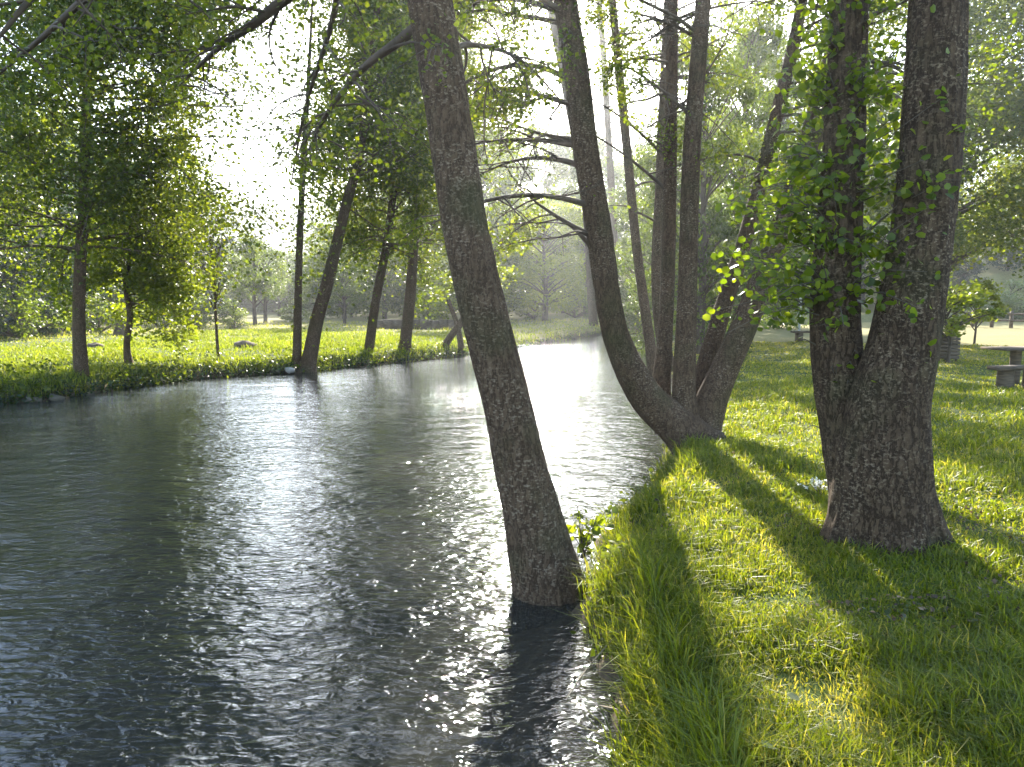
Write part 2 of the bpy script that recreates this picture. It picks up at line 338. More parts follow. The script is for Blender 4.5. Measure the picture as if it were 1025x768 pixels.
ms = N(t, 'ShaderNodeMixShader'); l.new(fr.outputs[0], ms.inputs[0]); df = N(t, 'ShaderNodeBsdfDiffuse'); df.inputs[0].default_value = (.078, .080, .068, 1); mt_ = N(t, 'ShaderNodeMixShader'); mt_.inputs[0].default_value = .30; l.new(tr.outputs[0], mt_.inputs[1]); l.new(df.outputs[0], mt_.inputs[2]); l.new(mt_.outputs[0], ms.inputs[1]); l.new(gl.outputs[0], ms.inputs[2]); l.new(ms.outputs[0], o.inputs[0])
wb = MB(); wb.add([[-90, -28, 0], [100, -28, 0], [100, 110, 0], [-90, 110, 0]], [[0, 1, 2, 3]])
wo = wb.build('river_water', m); wo['kind'] = 'structure'

# ------------------------------------------------------------------ where the sun reaches the near ground (gaps in the crowns)
def sunlit(pos, only_near=False):
    """True for leaves whose shadow would land where the photo shows open sun."""
    pos = np.asarray(pos, float)
    t = (pos[:, 2] - .45) / SUNV[2]
    g = pos - SUNV[None] * t[:, None]
    gx, gy = g[:, 0], g[:, 1]
    ip, iq = toimg(np.stack([gx, gy, np.full(len(gx), .45)], 1))
    nz = vnoise(gx, gy, 1.3, 21) + .6 * vnoise(gx, gy, .5, 22)
    near = (gy > .8) & (ip > 560) & (iq > 425) & ((ip < 890) | (iq < 620)) & (nz > -1.0)
    if only_near: return near
    mid = (gy > .8) & (ip > 700) & (iq <= 425) & (iq > 300) & (nz > .15)
    rgt = (ip > 930) & (iq > 420) & (iq < 540) & (nz > -.2)
    lft = (gy > 16) & (ip < 600) & (nz > -.7)
    wat = (gy > 2) & (ip > 380) & (ip < 680) & (iq > 330) & (vnoise(gx, gy, 1.6, 23) > .05)
    k = (pos[:, 1] - 5.9) / SUNV[1]; s2 = pos - SUNV[None] * k[:, None]       # the shoots on the forked trunk stand in the sun
    sh = (pos[:, 1] > 6.6) & (s2[:, 0] > 1.6) & (s2[:, 0] < 3.4) & (s2[:, 2] > 2.1) & (s2[:, 2] < 4.4)
    return near | mid | rgt | wat | sh
def gap(pos):                                         # the opening in the crowns over the far bank
    a_, b_ = toimg(pos); return ((a_ - 250) / 62) ** 2 + ((b_ - 112) / 78) ** 2 + .55 * vnoise(a_, b_, 30, 3) + .3 * vnoise(a_, b_, 8, 4) + rng.normal(0, .28, len(a_)) < 1
def cull(pos, g, keep=.04): return ~sunlit(pos) | (g.random(len(pos)) < keep)

# ------------------------------------------------------------------ trees drawn stem by stem
def stem(spec, sides=20, rough=.05):
    """spec rows: px, py, width in px, distance Y"""
    p = np.array([P(a, b_, Y) for a, b_, w_, Y in spec]); r = np.array([w_ / 2 * depth(q) / F for q, (_, _, w_, _) in zip(p, spec)])
    return p, r
def grow(wood, leafb, pts, rad, g, s0, s1, nb, L, elev=.35, az=None, leaf=.055, per=26, sub=7, rnd_=False, curve=.25, cullit=True, spread=.16, rscale=.3):
    """side branches with twigs and leaves along a stem between fractions s0..s1"""
    n = len(pts); tan = unit(np.gradient(pts, axis=0)); LP = []; CL = []
    for k in range(nb):
        s = s0 + (s1 - s0) * (k + g.random()) / nb
        i = min(int(s * (n - 1)), n - 1); base = pts[i]
        a = g.uniform(0, 2 * np.pi) if az is None else az[0] + g.normal(0, az[1])
        e = elev + g.normal(0, .2)
        d = np.array([math.cos(a) * math.cos(e), math.sin(a) * math.cos(e), math.sin(e)])
        ln = L * g.uniform(.55, 1.15) * (1 - .35 * (s - s0) / max(s1 - s0, .01))
        q = [base]; m_ = 7; dd = d.copy()
        for _ in range(m_):
            dd = unit(dd + g.normal(0, .13, 3) + np.array([0, 0, -curve * .35])); q.append(q[-1] + dd * ln / m_)
        q = np.array(q)
        if cullit and sunlit(q[2:7], True).sum() >= 3 and g.random() < .93: continue
        r0 = min(rad[i] * rscale, .011 * ln + .008)
        qq, rr = resample(q, np.linspace(r0, .004, len(q)), 14); tube(wood, qq, rr, 5)
        for _ in range(sub):
            i2 = g.integers(4, 14); b2 = qq[i2]; d2 = unit(tan[i] * .2 + (qq[i2] - qq[i2 - 1]) / (np.linalg.norm(qq[i2] - qq[i2 - 1]) + 1e-6) * .7 + g.normal(0, .75, 3))
            l2 = ln * g.uniform(.15, .38); q2 = np.array([b2 + d2 * l2 * t_ + np.array([0, 0, -.12 * l2 * t_ * t_]) for t_ in (0, .35, .7, 1)])
            tube(wood, q2, np.linspace(max(rr[i2] * .6, .004), .0025, 4), 4)
            c = q2[0] + (q2[-1] - q2[0]) * g.uniform(.15, 1.1, (per, 1)) + g.normal(0, spread * min(l2, 1.2) + .03, (per, 3))
            LP.append(c); CL.append(np.full(per, g.uniform(.2, .8)))
    if LP:
        LP = np.concatenate(LP); CL = np.concatenate(CL)
        if cullit: kk = cull(LP, g); LP = LP[kk]; CL = CL[kk]
        kk = ~gap(LP) | (g.random(len(LP)) < .22); LP = LP[kk]; CL = CL[kk]
        leaves(leafb, LP, leaf, g, round_=rnd_, clump=CL)
def full_tree(name, label, cat, stems, grows, barkm='bark', leafm='leaf', seed=1, group=None, sides=24, flare=.35, trunkname='trunk', rough=.05, fdec=.20, rings=70, extra=None, roots=()):
    g = np.random.default_rng(seed); S = []
    base = None
    root = None
    for k, sp in enumerate(stems):
        p, r = stem(sp); q, rr = resample(p, r, rings); S.append((q, rr))
        if root is None:
            base = q[0].copy(); root = thing(name, label, cat, base, group)
        tb = MB(); tube(tb, q, rr, sides, rough, seed + k, flare if k == 0 else flare * .3); tb.build(trunkname, M[barkm], root, base, True)
    wb_, lb_ = MB(), MB()
    for (a_, ln_, r_) in roots:
        p0 = S[0][0][0].copy(); d_ = np.array([math.cos(a_), math.sin(a_), 0]); R0 = S[0][1][0]; zt_ = p0[2] + .28
        pts_ = []
        for u_, z_ in ((.35, .42), (.8, .26), (1.15, .12), (1.5, .03), (1.9, -.06)):
            c_ = p0 + d_ * R0 * (1 + (u_ - 1) * ln_) * 1.0; c_[2] = max(hz(c_[0], c_[1]), -.2) + z_ * R0 / .38; pts_.append(c_)
        qq, rr = resample(pts_, [r_ * 1.5, r_ * 1.25, r_, r_ * .7, r_ * .35], 26); rb_ = MB(); tube(rb_, qq, rr, 16, .14, seed + int(a_ * 10)); rb_.build('root', M[barkm], root, base, True)
    for kw in grows:
        kw = dict(kw); k = kw.pop('stem'); grow(wb_, lb_, S[k][0], S[k][1], g, **kw)
    if extra: extra(wb_, lb_, S, g)
    if wb_.n: wb_.build('branches', M['bark_far'], root, base, True)
    if lb_.n: lb_.build('crown', M[leafm], root, base)
    return root, S
PI = math.pi
def up_top(spec, dx, dy, n=3, dpx=0, Y=0, w_end=.35):
    """continue a stem above the frame"""
    a, b_, w_, Yv = spec[-1]; out = list(spec)
    for k in range(1, n + 1): out.append((a + dx * k, b_ - dy * k, w_ * (1 - (1 - w_end) * k / n), Yv + Y * k))
    return out

YA = G(548, 592)[1]; YB = G(888, 545, .45)[1]; YC = G(690, 440, .4)[1]
# A: the leaning trunk rising out of the water
A = [(566, 790, 96, YA), (560, 710, 92, YA), (552, 650, 82, YA), (548, 590, 72, YA), (540, 550, 64, YA), (530, 505, 56, YA), (521, 470, 52, YA), (506, 400, 47, YA), (490, 340, 47, YA), (480, 300, 47, YA), (466, 235, 46, YA), (456, 170, 45, YA), (444, 90, 44, YA), (430, 0, 45, YA)]
A = up_top(A, -14, 110, 6, w_end=.3)
def a_extra(wb_, lb_, S, g):
    for pts, r0 in (([(424, 22, 0), (396, 44, .2), (360, 72, .6), (325, 118, 1.2), (300, 170, 2)], .05), ([(402, -120, 0), (330, -40, .3), (262, 18, .7), (215, 52, 1.2), (175, 90, 2)], .075),
                    ([(380, -220, 0), (250, -120, .2), (120, -30, .5), (40, 40, .9), (-20, 90, 1.2)], .07), ([(395, -160, 0), (350, -60, 1.0), (330, 30, 2.0), (305, 110, 3), (290, 190, 4)], .05),
                    ([(440, 60, 0), (470, 45, .6), (520, 60, 1.4), (560, 100, 2.2)], .03), ([(372, -240, 0), (240, -180, -.3), (110, -80, -.5), (30, 0, -.7), (-10, 50, -.8)], .06)):
        qq, rr = resample([P(a_, b_, YA + c_) for a_, b_, c_ in pts], np.linspace(r0, .008, len(pts)), 26); tube(wb_, qq, rr, 6)
        grow(wb_, lb_, qq, rr + .02, g, .25, 1, 13, .9, elev=-.15, leaf=.044, per=18, sub=5, spread=.25)
treeA, SA = full_tree('alder_tree', 'thick mottled alder trunk leaning left out of the water at the near bank', 'tree', [A],
    [dict(stem=0, s0=.62, s1=1, nb=14, L=2.4, per=20, sub=7, leaf=.07)], seed=5, sides=72, rings=260, flare=.22, rough=.06, extra=a_extra)
# B: the big forked trunk on the grass at the right
B1 = [(884, 566, 112, YB), (884, 545, 104, YB), (884, 520, 98, YB), (883, 485, 92, YB), (885, 450, 87, YB), (890, 405, 76, YB), (903, 350, 66, YB), (912, 300, 62, YB), (922, 235, 58, YB), (929, 170, 57, YB), (935, 85, 55, YB), (938, 0, 51, YB)]
B2 = [(872, 540, 60, YB + .1), (858, 480, 56, YB + .15), (846, 420, 50, YB + .25), (838, 370, 47, YB + .3), (835, 310, 45, YB + .35), (838, 250, 43, YB + .4), (843, 170, 40, YB + .45), (846, 85, 38, YB + .5), (848, 0, 36, YB + .5)]
treeB, SB = full_tree('alder_tree', 'massive forked trunk with pale lichen specks, standing on the grass at right', 'tree',
    [up_top(B1, 5, 110, 6, w_end=.3), up_top(B2, -8, 110, 5, w_end=.3)],
    [dict(stem=0, s0=.62, s1=1, nb=14, L=2.6, per=20, sub=7, leaf=.07), dict(stem=1, s0=.62, s1=1, nb=10, L=2.2, per=20, sub=7, leaf=.07)],
    barkm='bark_lichen', seed=9, sides=84, rings=280, flare=.5, fdec=.2, rough=.055)
# the leafy shoots on B's left fork
def shoots(root, S, seed):
    g = np.random.default_rng(seed); wb_, lb_ = MB(), MB(); base = np.array(root.location)
    q, r = S[1]; LP = []
    for k in range(250):
        s = g.beta(2.0, 2.4) * .50 + .10; i = int(s * (len(q) - 1)); a = g.uniform(PI * .55, PI * 1.75) if g.random() < .75 else g.uniform(0, 2 * PI)
        ln = g.uniform(.2, .75) * (1.15 if .2 < s < .38 else .65) * (.45 if s < .22 else 1); d = np.array([math.cos(a), math.sin(a) * .9, g.uniform(-.25, .65)])
        if toimg(q[i])[1] > 318 and g.random() < .85: continue
        p0 = q[i] + unit(d * [1, 1, 0]) * r[i] * .9
        pp = np.array([p0, p0 + d * ln * .5 + [0, 0, .04], p0 + d * ln + [0, 0, -.05 * ln]]); tube(wb_, pp, [.006, .004, .002], 4)
        nn = int(6 + 22 * ln); c = pp[0] + (pp[2] - pp[0]) * g.uniform(.1, 1.08, (nn, 1)) + g.normal(0, .055, (nn, 3)); LP.append(c[(toimg(c)[1] < 330) | (g.random(nn) < .12)])
    for k in range(26):                                   # a few on the stem itself and on the right fork
        q2, r2 = S[0]; i = int(g.uniform(.12, .6) * len(q2)); a = g.uniform(PI * .9, PI * 1.6); d = np.array([math.cos(a), math.sin(a), 0])
        LP.append(q2[i] + d * (r2[i] + .03) + g.normal(0, .04, (g.integers(1, 4), 3)))
    LP = np.concatenate(LP); leaves(lb_, LP, .058, g, round_=True, up=.6)
    br = wb_.build('shoots', M['twig'], root, base); lb_.build('shoot_leaves', M['leaf_shoot'], root, base)
shoots(treeB, SB, 3)
# C: the clump at the water's edge
c0 = YC
S1 = [(700, 452, 46, c0), (686, 436, 42, c0), (668, 419, 38, c0), (648, 400, 34, c0 - .05), (633, 376, 31, c0 - .1), (622, 352, 28, c0 - .1), (614, 328, 26, c0 - .1), (607, 290, 25, c0 - .1), (599, 230, 26, c0), (586, 150, 26, c0), (576, 70, 25, c0), (565, 0, 23, c0)]
S2 = [(668, 432, 24, c0 + .3), (661, 400, 20, c0 + .35), (664, 350, 16, c0 + .5), (667, 300, 14, c0 + .6), (669, 230, 13, c0 + .6), (671, 120, 12, c0 + .7), (672, 0, 12, c0 + .8)]
S3 = [(690, 446, 34, c0 + .1), (686, 415, 27, c0 + .1), (684, 390, 22, c0 + .1), (687, 300, 19, c0 + .1), (692, 150, 17, c0 + .1), (703, 0, 15, c0 + .1)]
S4 = [(702, 432, 36, c0 + .2), (712, 400, 31, c0 + .2), (727, 365, 27, c0 + .2), (745, 325, 25, c0 + .2), (768, 265, 24, c0 + .2), (798, 185, 23, c0 + .2), (815, 125, 22, c0 + .2), (836, 50, 20, c0 + .2), (848, 0, 19, c0 + .2)]
S5 = [(694, 428, 26, c0 + .5), (703, 380, 20, c0 + .6), (722, 312, 17, c0 + .8), (745, 240, 15, c0 + .9), (768, 150, 13, c0 + 1), (790, 60, 12, c0 + 1), (802, 0, 11, c0 + 1)]
def c_extra(wb_, lb_, S, g):
    q, r = S[0]                                           # long arching limbs reaching left over the water
    for (x0, y0, x1, y1, sag) in [(560, 12, 430, 24, -18), (578, 84, 425, 120, -34), (586, 110, 470, 84, -4), (588, 140, 500, 118, 6), (592, 150, 450, 150, -10), (597, 208, 430, 225, -20), (600, 240, 520, 190, 4), (668, 192, 588, 132, -4),
                                  (590, 170, 480, 175, -14), (600, 262, 560, 220, -6), (668, 160, 590, 98, -5), (700, 40, 610, 10, -6), (694, 120, 612, 60, -6)]:
        Y0 = c0 + (.68 if 660 < x0 < 680 else .1 if x0 > 680 else 0); Y1 = Y0 + g.uniform(-1.4, 1.0) * (.5 if x0 > 660 else 1)
        pts = [P(x0 + (x1 - x0) * u, y0 + (y1 - y0) * u + sag * 4 * u * (1 - u), Y0 + (Y1 - Y0) * u) for u in (0, .25, .5, .75, 1)]
        qq, rr = resample(pts, np.linspace(.028 if x0 > 660 else .045, .008, 5), 24); tube(wb_, qq, rr, 6)
        grow(wb_, lb_, qq, rr + .02, g, .12, 1, 18, 1.1, elev=-.05, leaf=.047, per=32, sub=5, spread=.25)
full_c, SC = full_tree('alder_clump', 'clump of alder stems sharing one base at the bank, outer stem curved over the water', 'tree',
    [up_top(S1, -10, 90, 5), up_top(S2, 1, 90, 5), up_top(S3, 7, 90, 5), up_top(S4, 14, 90, 5), up_top(S5, 10, 90, 5)],
    [dict(stem=0, s0=.50, s1=1, nb=30, L=2.8, az=(PI, 1.0), per=28), dict(stem=1, s0=.35, s1=1, nb=26, L=1.7, per=18),
     dict(stem=2, s0=.45, s1=1, nb=24, L=2.2, per=22), dict(stem=3, s0=.35, s1=1, nb=60, L=2.3, per=36, az=(.4, 1.2)), dict(stem=4, s0=.22, s1=1, nb=50, L=1.9, per=32)],
    seed=21, sides=40, rings=150, flare=.25, rough=.055, extra=c_extra)

# right bank trees behind the clump
def rb_tree(spec, label, seed, L=2.4, nb=26, per=34, s0=.25, leafm='leaf', group=None, leaf=.08, name='alder_tree', az=None, sub=7):
    return full_tree(name, label, 'tree', [up_top(spec, spec[-1][0] * 0 + (spec[-1][0] - spec[-2][0]) * .6, 90, 4)], [dict(stem=0, s0=s0, s1=1, nb=nb, L=L, per=per, leaf=leaf, az=az, sub=sub)],
                     seed=seed, sides=16, rings=60, leafm=leafm, group=group, barkm='bark', flare=.2)
rb_tree([(655, 385, 14, 16), (651, 352, 11, 16), (637, 251, 9, 16), (627, 150, 9, 16), (612, 0, 8, 16)], 'slim alder stem rising behind the clump, seen between the curved stem and the straight ones', 31, nb=50, s0=.28)
rb_tree([(668, 372, 15, 15), (657, 290, 11, 15), (660, 190, 10, 15), (664, 90, 9, 15), (668, 0, 8, 15)], 'slim dark alder with leafy sides directly behind the middle stems of the clump', 32, nb=60, s0=.22)
rb_tree([(618, 332, 9, 52), (614, 235, 7, 52), (611, 180, 7, 52), (604, 62, 6, 52), (599, 0, 6, 52)], 'distant thin alder visible just right of the curved stem', 33, L=2.8, leaf=.12, per=20)
rb_tree([(594, 332, 9, 51), (585, 200, 8, 51), (566, 90, 8, 51), (549, 0, 7, 51)], 'distant thin alder leaning left, half hidden behind the curved stem', 34, L=2.6, leaf=.11, per=16)

# ------------------------------------------------------------------ trees on the far left bank
def lz(px, py): return G(px, py, .3)[1]
y1 = G(82, 394)[1] + .5
full_tree('poplar_tree', 'tall leafy tree with grey trunk at the water edge, leftmost on the far bank', 'tree',
    [up_top([(80, 398, 19, y1), (81, 375, 14, y1), (79, 330, 12, y1), (80, 270, 11, y1), (84, 200, 10, y1), (86, 120, 9, y1), (90, 40, 8, y1)], 2, 90, 4)],
    [dict(stem=0, s0=.22, s1=1, nb=170, L=4.2, per=74, leaf=.095, sub=11, elev=.3, spread=.3), dict(stem=0, s0=.35, s1=.95, nb=60, L=6.0, per=74, leaf=.095, sub=11, az=(.2, .8), spread=.3)], seed=41, sides=20, rings=90, flare=.35)
y2 = G(303, 373)[1] + .3
full_tree('alder_tree', 'twin trunked tree on the far bank, one trunk straight and one leaning right', 'tree',
    [up_top([(304, 375, 26, y2), (309, 362, 15, y2), (317, 320, 13, y2), (327, 285, 12, y2), (345, 210, 10, y2), (360, 150, 9, y2), (372, 60, 8, y2)], 8, 80, 3),
     up_top([(296, 376, 12, y2), (297, 355, 9, y2), (299, 260, 7, y2), (303, 170, 6, y2), (308, 90, 4, y2)], 2, 40, 3)],
    [dict(stem=0, s0=.38, s1=1, nb=90, L=3.6, per=64, leaf=.10, sub=10, az=(.2, 1.6), spread=.3), dict(stem=1, s0=.55, s1=1, nb=16, L=1.6, per=16, leaf=.13)], seed=42, sides=18, rings=80, flare=.4)
y3 = G(368, 364)[1] + .3; y4 = G(404, 361)[1] + .3; y5 = G(440, 357)[1] + .3
full_tree('alder_tree', 'slender slightly leaning tree on the far bank, just right of the twin trunks', 'tree',
    [up_top([(368, 366, 15, y3), (369, 350, 10, y3), (376, 300, 9, y3), (388, 235, 8, y3), (398, 150, 7, y3), (404, 60, 6, y3)], 3, 70, 3)],
    [dict(stem=0, s0=.25, s1=1, nb=110, L=3.8, per=66, leaf=.11, sub=10, spread=.3)], seed=43, sides=16, rings=70, flare=.4)
full_tree('alder_tree', 'stout based dark tree on the far bank, left of the leaning mottled trunk', 'tree',
    [up_top([(404, 362, 20, y4), (405, 345, 12, y4), (410, 300, 11, y4), (414, 240, 9, y4), (418, 150, 8, y4), (422, 60, 7, y4)], 2, 70, 3)],
    [dict(stem=0, s0=.22, s1=1, nb=120, L=4.2, per=66, leaf=.11, sub=10, spread=.3)], seed=44, sides=16, rings=70, flare=.5)
full_tree('leaning_tree', 'low crooked tree bending right over the far bank beside the big leaning trunk', 'tree',
    [[(437, 358, 9, y5), (450, 338, 7, y5), (464, 318, 7, y5), (480, 280, 6, y5), (500, 245, 5, y5), (520, 220, 3, y5)],
     [(462, 356, 7, y5), (460, 340, 6, y5), (456, 322, 5, y5), (448, 300, 4, y5)]],
    [dict(stem=0, s0=.45, s1=1, nb=20, L=1.8, per=20, leaf=.14, cullit=False)], seed=45, sides=12, rings=40, flare=.3, leafm='leaf_bright')
# bare sapling and young tree
y6 = G(222, 377)[1] + .7
def sap(wb_, lb_, S, g):
    q, r = S[0]
    for k in range(60):
        i = g.integers(18, len(q)); a = g.uniform(0, 2 * PI); ln = g.uniform(.5, 1.3)
        d = np.array([math.cos(a) * .45, math.sin(a) * .45, 1.0]); tube(wb_, [q[i], q[i] + d * ln * .5, q[i] + d * ln + g.normal(0, .05, 3)], [.014, .010, .006], 4)
full_tree('bare_sapling', 'thin leafless sapling with reddish twigs on the far bank', 'sapling',
    [[(220, 374, 3.5, y6), (217, 340, 3, y6), (215, 300, 2.6, y6), (213, 262, 2, y6), (210, 240, 1, y6)]], [], seed=46, sides=8, rings=40, flare=.2, extra=sap)
y7 = G(130, 384)[1] + 1.4
full_tree('young_tree', 'young tree with short crooked trunk and yellow green leaves beside the leftmost tree', 'tree',
    [[(129, 366, 8, y7), (127, 345, 6, y7), (130, 315, 6, y7), (126, 285, 5, y7), (132, 245, 4, y7), (140, 210, 3, y7)]],
    [dict(stem=0, s0=.35, s1=1, nb=60, L=2.6, per=40, leaf=.12, az=(.1, 1.4), cullit=False, spread=.25)], seed=47, sides=12, rings=40, flare=.3, leafm='leaf_bright')

# ------------------------------------------------------------------ background trees: prototypes and copies
def blob_tree(label, h, cr, cz0, nb, nl, leaf, leafm, seed, tr=.2, cone=False, group=None, name='broadleaf_tree', sq=1.0):
    g = np.random.default_rng(seed); root = thing(name, label, 'tree', (0, 0, 0), group)
    tb = MB(); q, r = resample([[0, 0, -.3], [.05, 0, h * .3], [-.1, .1, h * .6], [.05, 0, h * .92]], [tr * 1.25, tr * .85, tr * .5, tr * .12], 24)
    tube(tb, q, r, 10, .05, seed, .3); lb_ = MB(); LP = []; CL = []
    for k in range(nb):
        u = g.random(); z = cz0 + (h - cz0) * u
        rad = cr * ((1 - u) ** .8 * 1.0 + .06 if cone else math.sqrt(max(0.05, 1 - (2 * u - .85) ** 2 / 1.5)))
        a = g.uniform(0, 2 * PI); rr = rad * math.sqrt(g.random()) * .95
        c = np.array([rr * math.cos(a), rr * math.sin(a) * sq, z]); s = cr * g.uniform(.16, .34) * (.7 if cone else 1)
        i = min(int((z - .25 * rr) / h * 22), 22); i = max(i, 4); tube(tb, [q[i], (q[i] + c) / 2 + [0, 0, .1], c], [r[i] * .4 + .01, .03, .012], 4)
        m_ = int(nl / nb * g.uniform(.5, 1.5)); v = unit(g.normal(size=(m_, 3))) * (g.random((m_, 1)) ** .45) * s * np.array([1.15, 1.15, .75])
        LP.append(c + v); CL.append(np.full(m_, g.uniform(.15, .85)))
    leaves(lb_, np.concatenate(LP), leaf, g, clump=np.concatenate(CL), wide=.4)
    tb.build('trunk', M['bark_far'], root, smooth=True); lb_.build('crown', M[leafm], root)
    return root
def copy_tree(root, loc, sc, rz, label=None):
    r = root.copy(); COL.objects.link(r); r.location = loc; r.scale = sc; r.rotation_euler = (0, 0, rz)
    if label: r['label'] = label
    for ch in list(root.children): c = ch.copy(); COL.objects.link(c); c.parent = r
    return r
def place(root, spots, g):
    """spots: (px, base y distance Y, height scale, width scale[, label])"""
    for k, sp in enumerate(spots):
        px, Y, sh, sw = sp[:4]; x = (px - 512) / F * Y; z = hz(x, Y) - .05; a = g.uniform(0, 6.28)
        if k == 0: root.location = (x, Y, z); root.scale = (sw, sw, sh); root.rotation_euler = (0, 0, a); o_ = root
        else: o_ = copy_tree(root, (x, Y, z), (sw, sw, sh), a)
        if len(sp) > 4: o_['label'] = sp[4]
g = np.random.default_rng(77)
gr = 'trees beyond the meadow on the far side'
pr = blob_tree('green broadleaf tree in the line beyond the meadow across the river', 13, 4.4, .7, 90, 19000, .24, 'leaf_far', 61, group=gr)
place(pr, [(-60, 60, 1.3, 1.2), (190, 96, .75, 1.3), (290, 100, .6, 1.3), (345, 72, .75, .9), (440, 74, .9, 1.0), (500, 84, 1.5, 1.3), (482, 66, 1.25, 1.0), (545, 82, 1.5, 1.2), (590, 90, 1.5, 1.3), (110, 70, 1.2, 1.2), (60, 62, 1.3, 1.2), (15, 55, 1.3, 1.1), (160, 88, 1.1, 1.3), (330, 96, .8, 1.1), (372, 85, 1.0, 1.1), (430, 90, 1.25, 1.3), (475, 100, 1.2, 1.4), (-190, 50, 1.3, 1.3), (-320, 46, 1.3, 1.3), (405, 110, 1.3, 1.5), (300, 125, .7, 1.3), (250, 120, .7, 1.3), (210, 110, .8, 1.3), (385, 66, 1.05, .9), (275, 112, .62, 1.5), (225, 105, .62, 1.4), (315, 118, .6, 1.5), (355, 108, .8, 1.3), (135, 82, .8, 1.1), (515, 116, .9, 1.4)], g)
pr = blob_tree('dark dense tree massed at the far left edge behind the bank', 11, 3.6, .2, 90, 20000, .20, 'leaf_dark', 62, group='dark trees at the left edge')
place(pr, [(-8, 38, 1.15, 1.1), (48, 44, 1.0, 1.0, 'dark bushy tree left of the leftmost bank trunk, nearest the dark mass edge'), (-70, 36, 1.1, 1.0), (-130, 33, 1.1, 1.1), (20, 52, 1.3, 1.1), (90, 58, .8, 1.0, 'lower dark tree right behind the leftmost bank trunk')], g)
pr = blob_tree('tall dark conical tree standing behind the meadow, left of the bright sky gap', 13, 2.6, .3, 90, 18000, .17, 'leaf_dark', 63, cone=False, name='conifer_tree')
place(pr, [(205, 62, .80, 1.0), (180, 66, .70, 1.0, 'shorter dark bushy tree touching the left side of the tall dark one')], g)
pr = blob_tree('small orchard tree with rounded crown on the dry meadow', 5.2, 2.0, 1.8, 34, 5500, .13, 'leaf_far', 64, tr=.13, name='orchard_tree', group='orchard trees on the dry meadow')
place(pr, [(256, 52, 1.15, 1.0, 'orchard tree with thin trunk just left of the straight twin trunk'), (266, 58, 1.15, 1.0), (345, 56, .9, .9, 'small round tree seen between the leaning twin trunk and the next bank tree'), (238, 70, 1.1, 1.0), (318, 74, .9, .9), (352, 78, 1.0, 1.0), (280, 80, 1.05, 1.1), (425, 66, .9, 1.0)], g)
pr = blob_tree('bright yellow green tree leaning over the river bend beyond the leaning trunk', 10, 4.2, 1.2, 70, 16000, .17, 'leaf_bright', 65, name='willow_tree', tr=.22)
place(pr, [(545, 60, .95, .95), (505, 68, .9, .8, 'bright green tree behind the leaning trunk, left of the river bend'), (585, 74, .9, .9, 'bright green tree framing the river bend just left of the curved stem'), (470, 58, .62, .8, 'low bright green tree just left of the leaning trunk foot of the far bank'), (562, 88, 1.2, 1.1, 'tall yellow green tree behind the river bend')], g)
# right bank row and hillside
gr2 = 'leafy trees along the lawn behind the clump'
pr = blob_tree('leafy green tree in the thicket right of the clump', 13, 3.0, .3, 100, 30000, .13, 'leaf_far', 66, name='broadleaf_tree', group=gr2)
place(pr, [(640, 45, .8, .9), (668, 32, .75, .7, 'leafy tree low behind the two middle stems of the clump'), (700, 26, .85, .7, 'nearest leafy tree of the thicket, behind the right hand stems of the clump'), (735, 33, 1.1, .8), (690, 50, 1.2, 1.2), (742, 50, 1.5, 1.1), (775, 46, 1.35, .8)], g)
prb = blob_tree('low leafy shrub on the meadow edge beside the bare sapling across the river', 1.9, 1.5, .05, 24, 3200, .11, 'leaf_far', 73, name='shrub', tr=.06)
place(prb, [(196, 44, 1.0, 1.0), (236, 45, .9, .8, 'low dark green shrub right of the bare sapling across the river'), (100, 40, 1.0, 1.2, 'shrub between the two leftmost tree trunks across the river'), (158, 50, .8, 1.2, 'shrub at the meadow edge right of the young crooked tree'), (300, 60, .7, 1.2, 'shrub far behind the twin trunked tree'), (430, 62, .8, 1.3, 'shrub beyond the low brown wall'), (20, 34, 1.2, 1.3, 'bush at the foot of the dark trees at the left edge'), (535, 62, 1.0, 1.4, 'bush on the far bank at the river bend'), (575, 66, 1.1, 1.4, 'bush overhanging the river bend left of the curved stem'), (640, 48, 1.2, 1.2, 'bush behind the river bend between the stems of the clump')], g)
gr3 = 'trees on the slope beyond the fence'
pr = blob_tree('green tree on the slope beyond the fence', 14, 4.6, .6, 90, 20000, .22, 'leaf_far', 67, group=gr3)
place(pr, [(770, 72, 1.0, 1.0), (812, 78, 1.0, 1.1), (745, 84, 1.3, 1.2), (860, 76, 1.1, 1.2), (905, 84, 1.2, 1.2), (790, 100, 1.6, 1.6), (700, 95, 1.5, 1.5), (850, 110, 1.7, 1.6), (950, 100, 1.4, 1.4), (1100, 90, 1.3, 1.4), (1180, 80, 1.3, 1.4), (640, 105, 1.3, 1.5), (600, 120, 1.0, 1.5), (560, 118, .9, 1.4), (1010, 130, 1.3, 1.5)], g)
pr = blob_tree('large dark green tree spreading behind the right side of the forked trunk', 14, 4.6, 2.9, 110, 60000, .13, 'leaf', 68, tr=.3)
place(pr, [(928, 31, 1.1, 1.15), (1085, 28, 1.0, 1.0, 'dark green tree at the right edge with its crown entering the picture')], g)
pr = blob_tree('round dark bush on the sunny slope at upper right', 3.4, 2.4, .1, 40, 6000, .16, 'leaf_dark', 69, name='bush', tr=.1)
place(pr, [(1003, 84, 1.0, 1.1), (960, 80, .8, 1.0, 'dark bush behind the fence beside the forked trunk')], g)
for o_ in list(COL.objects):
    if o_.name.startswith('bush') or o_.name.startswith('shrub'): o_['category'] = 'bush'
pr = blob_tree('pale grey green shrub behind the rail fence at right', 2.8, 2.4, .1, 34, 6000, .13, 'leaf_pale', 70, name='shrub', tr=.08)
place(pr, [(1008, 56, 1.0, 1.1), (1040, 54, .9, 1.1, 'pale shrub at the right picture edge behind the rail fence')], g)
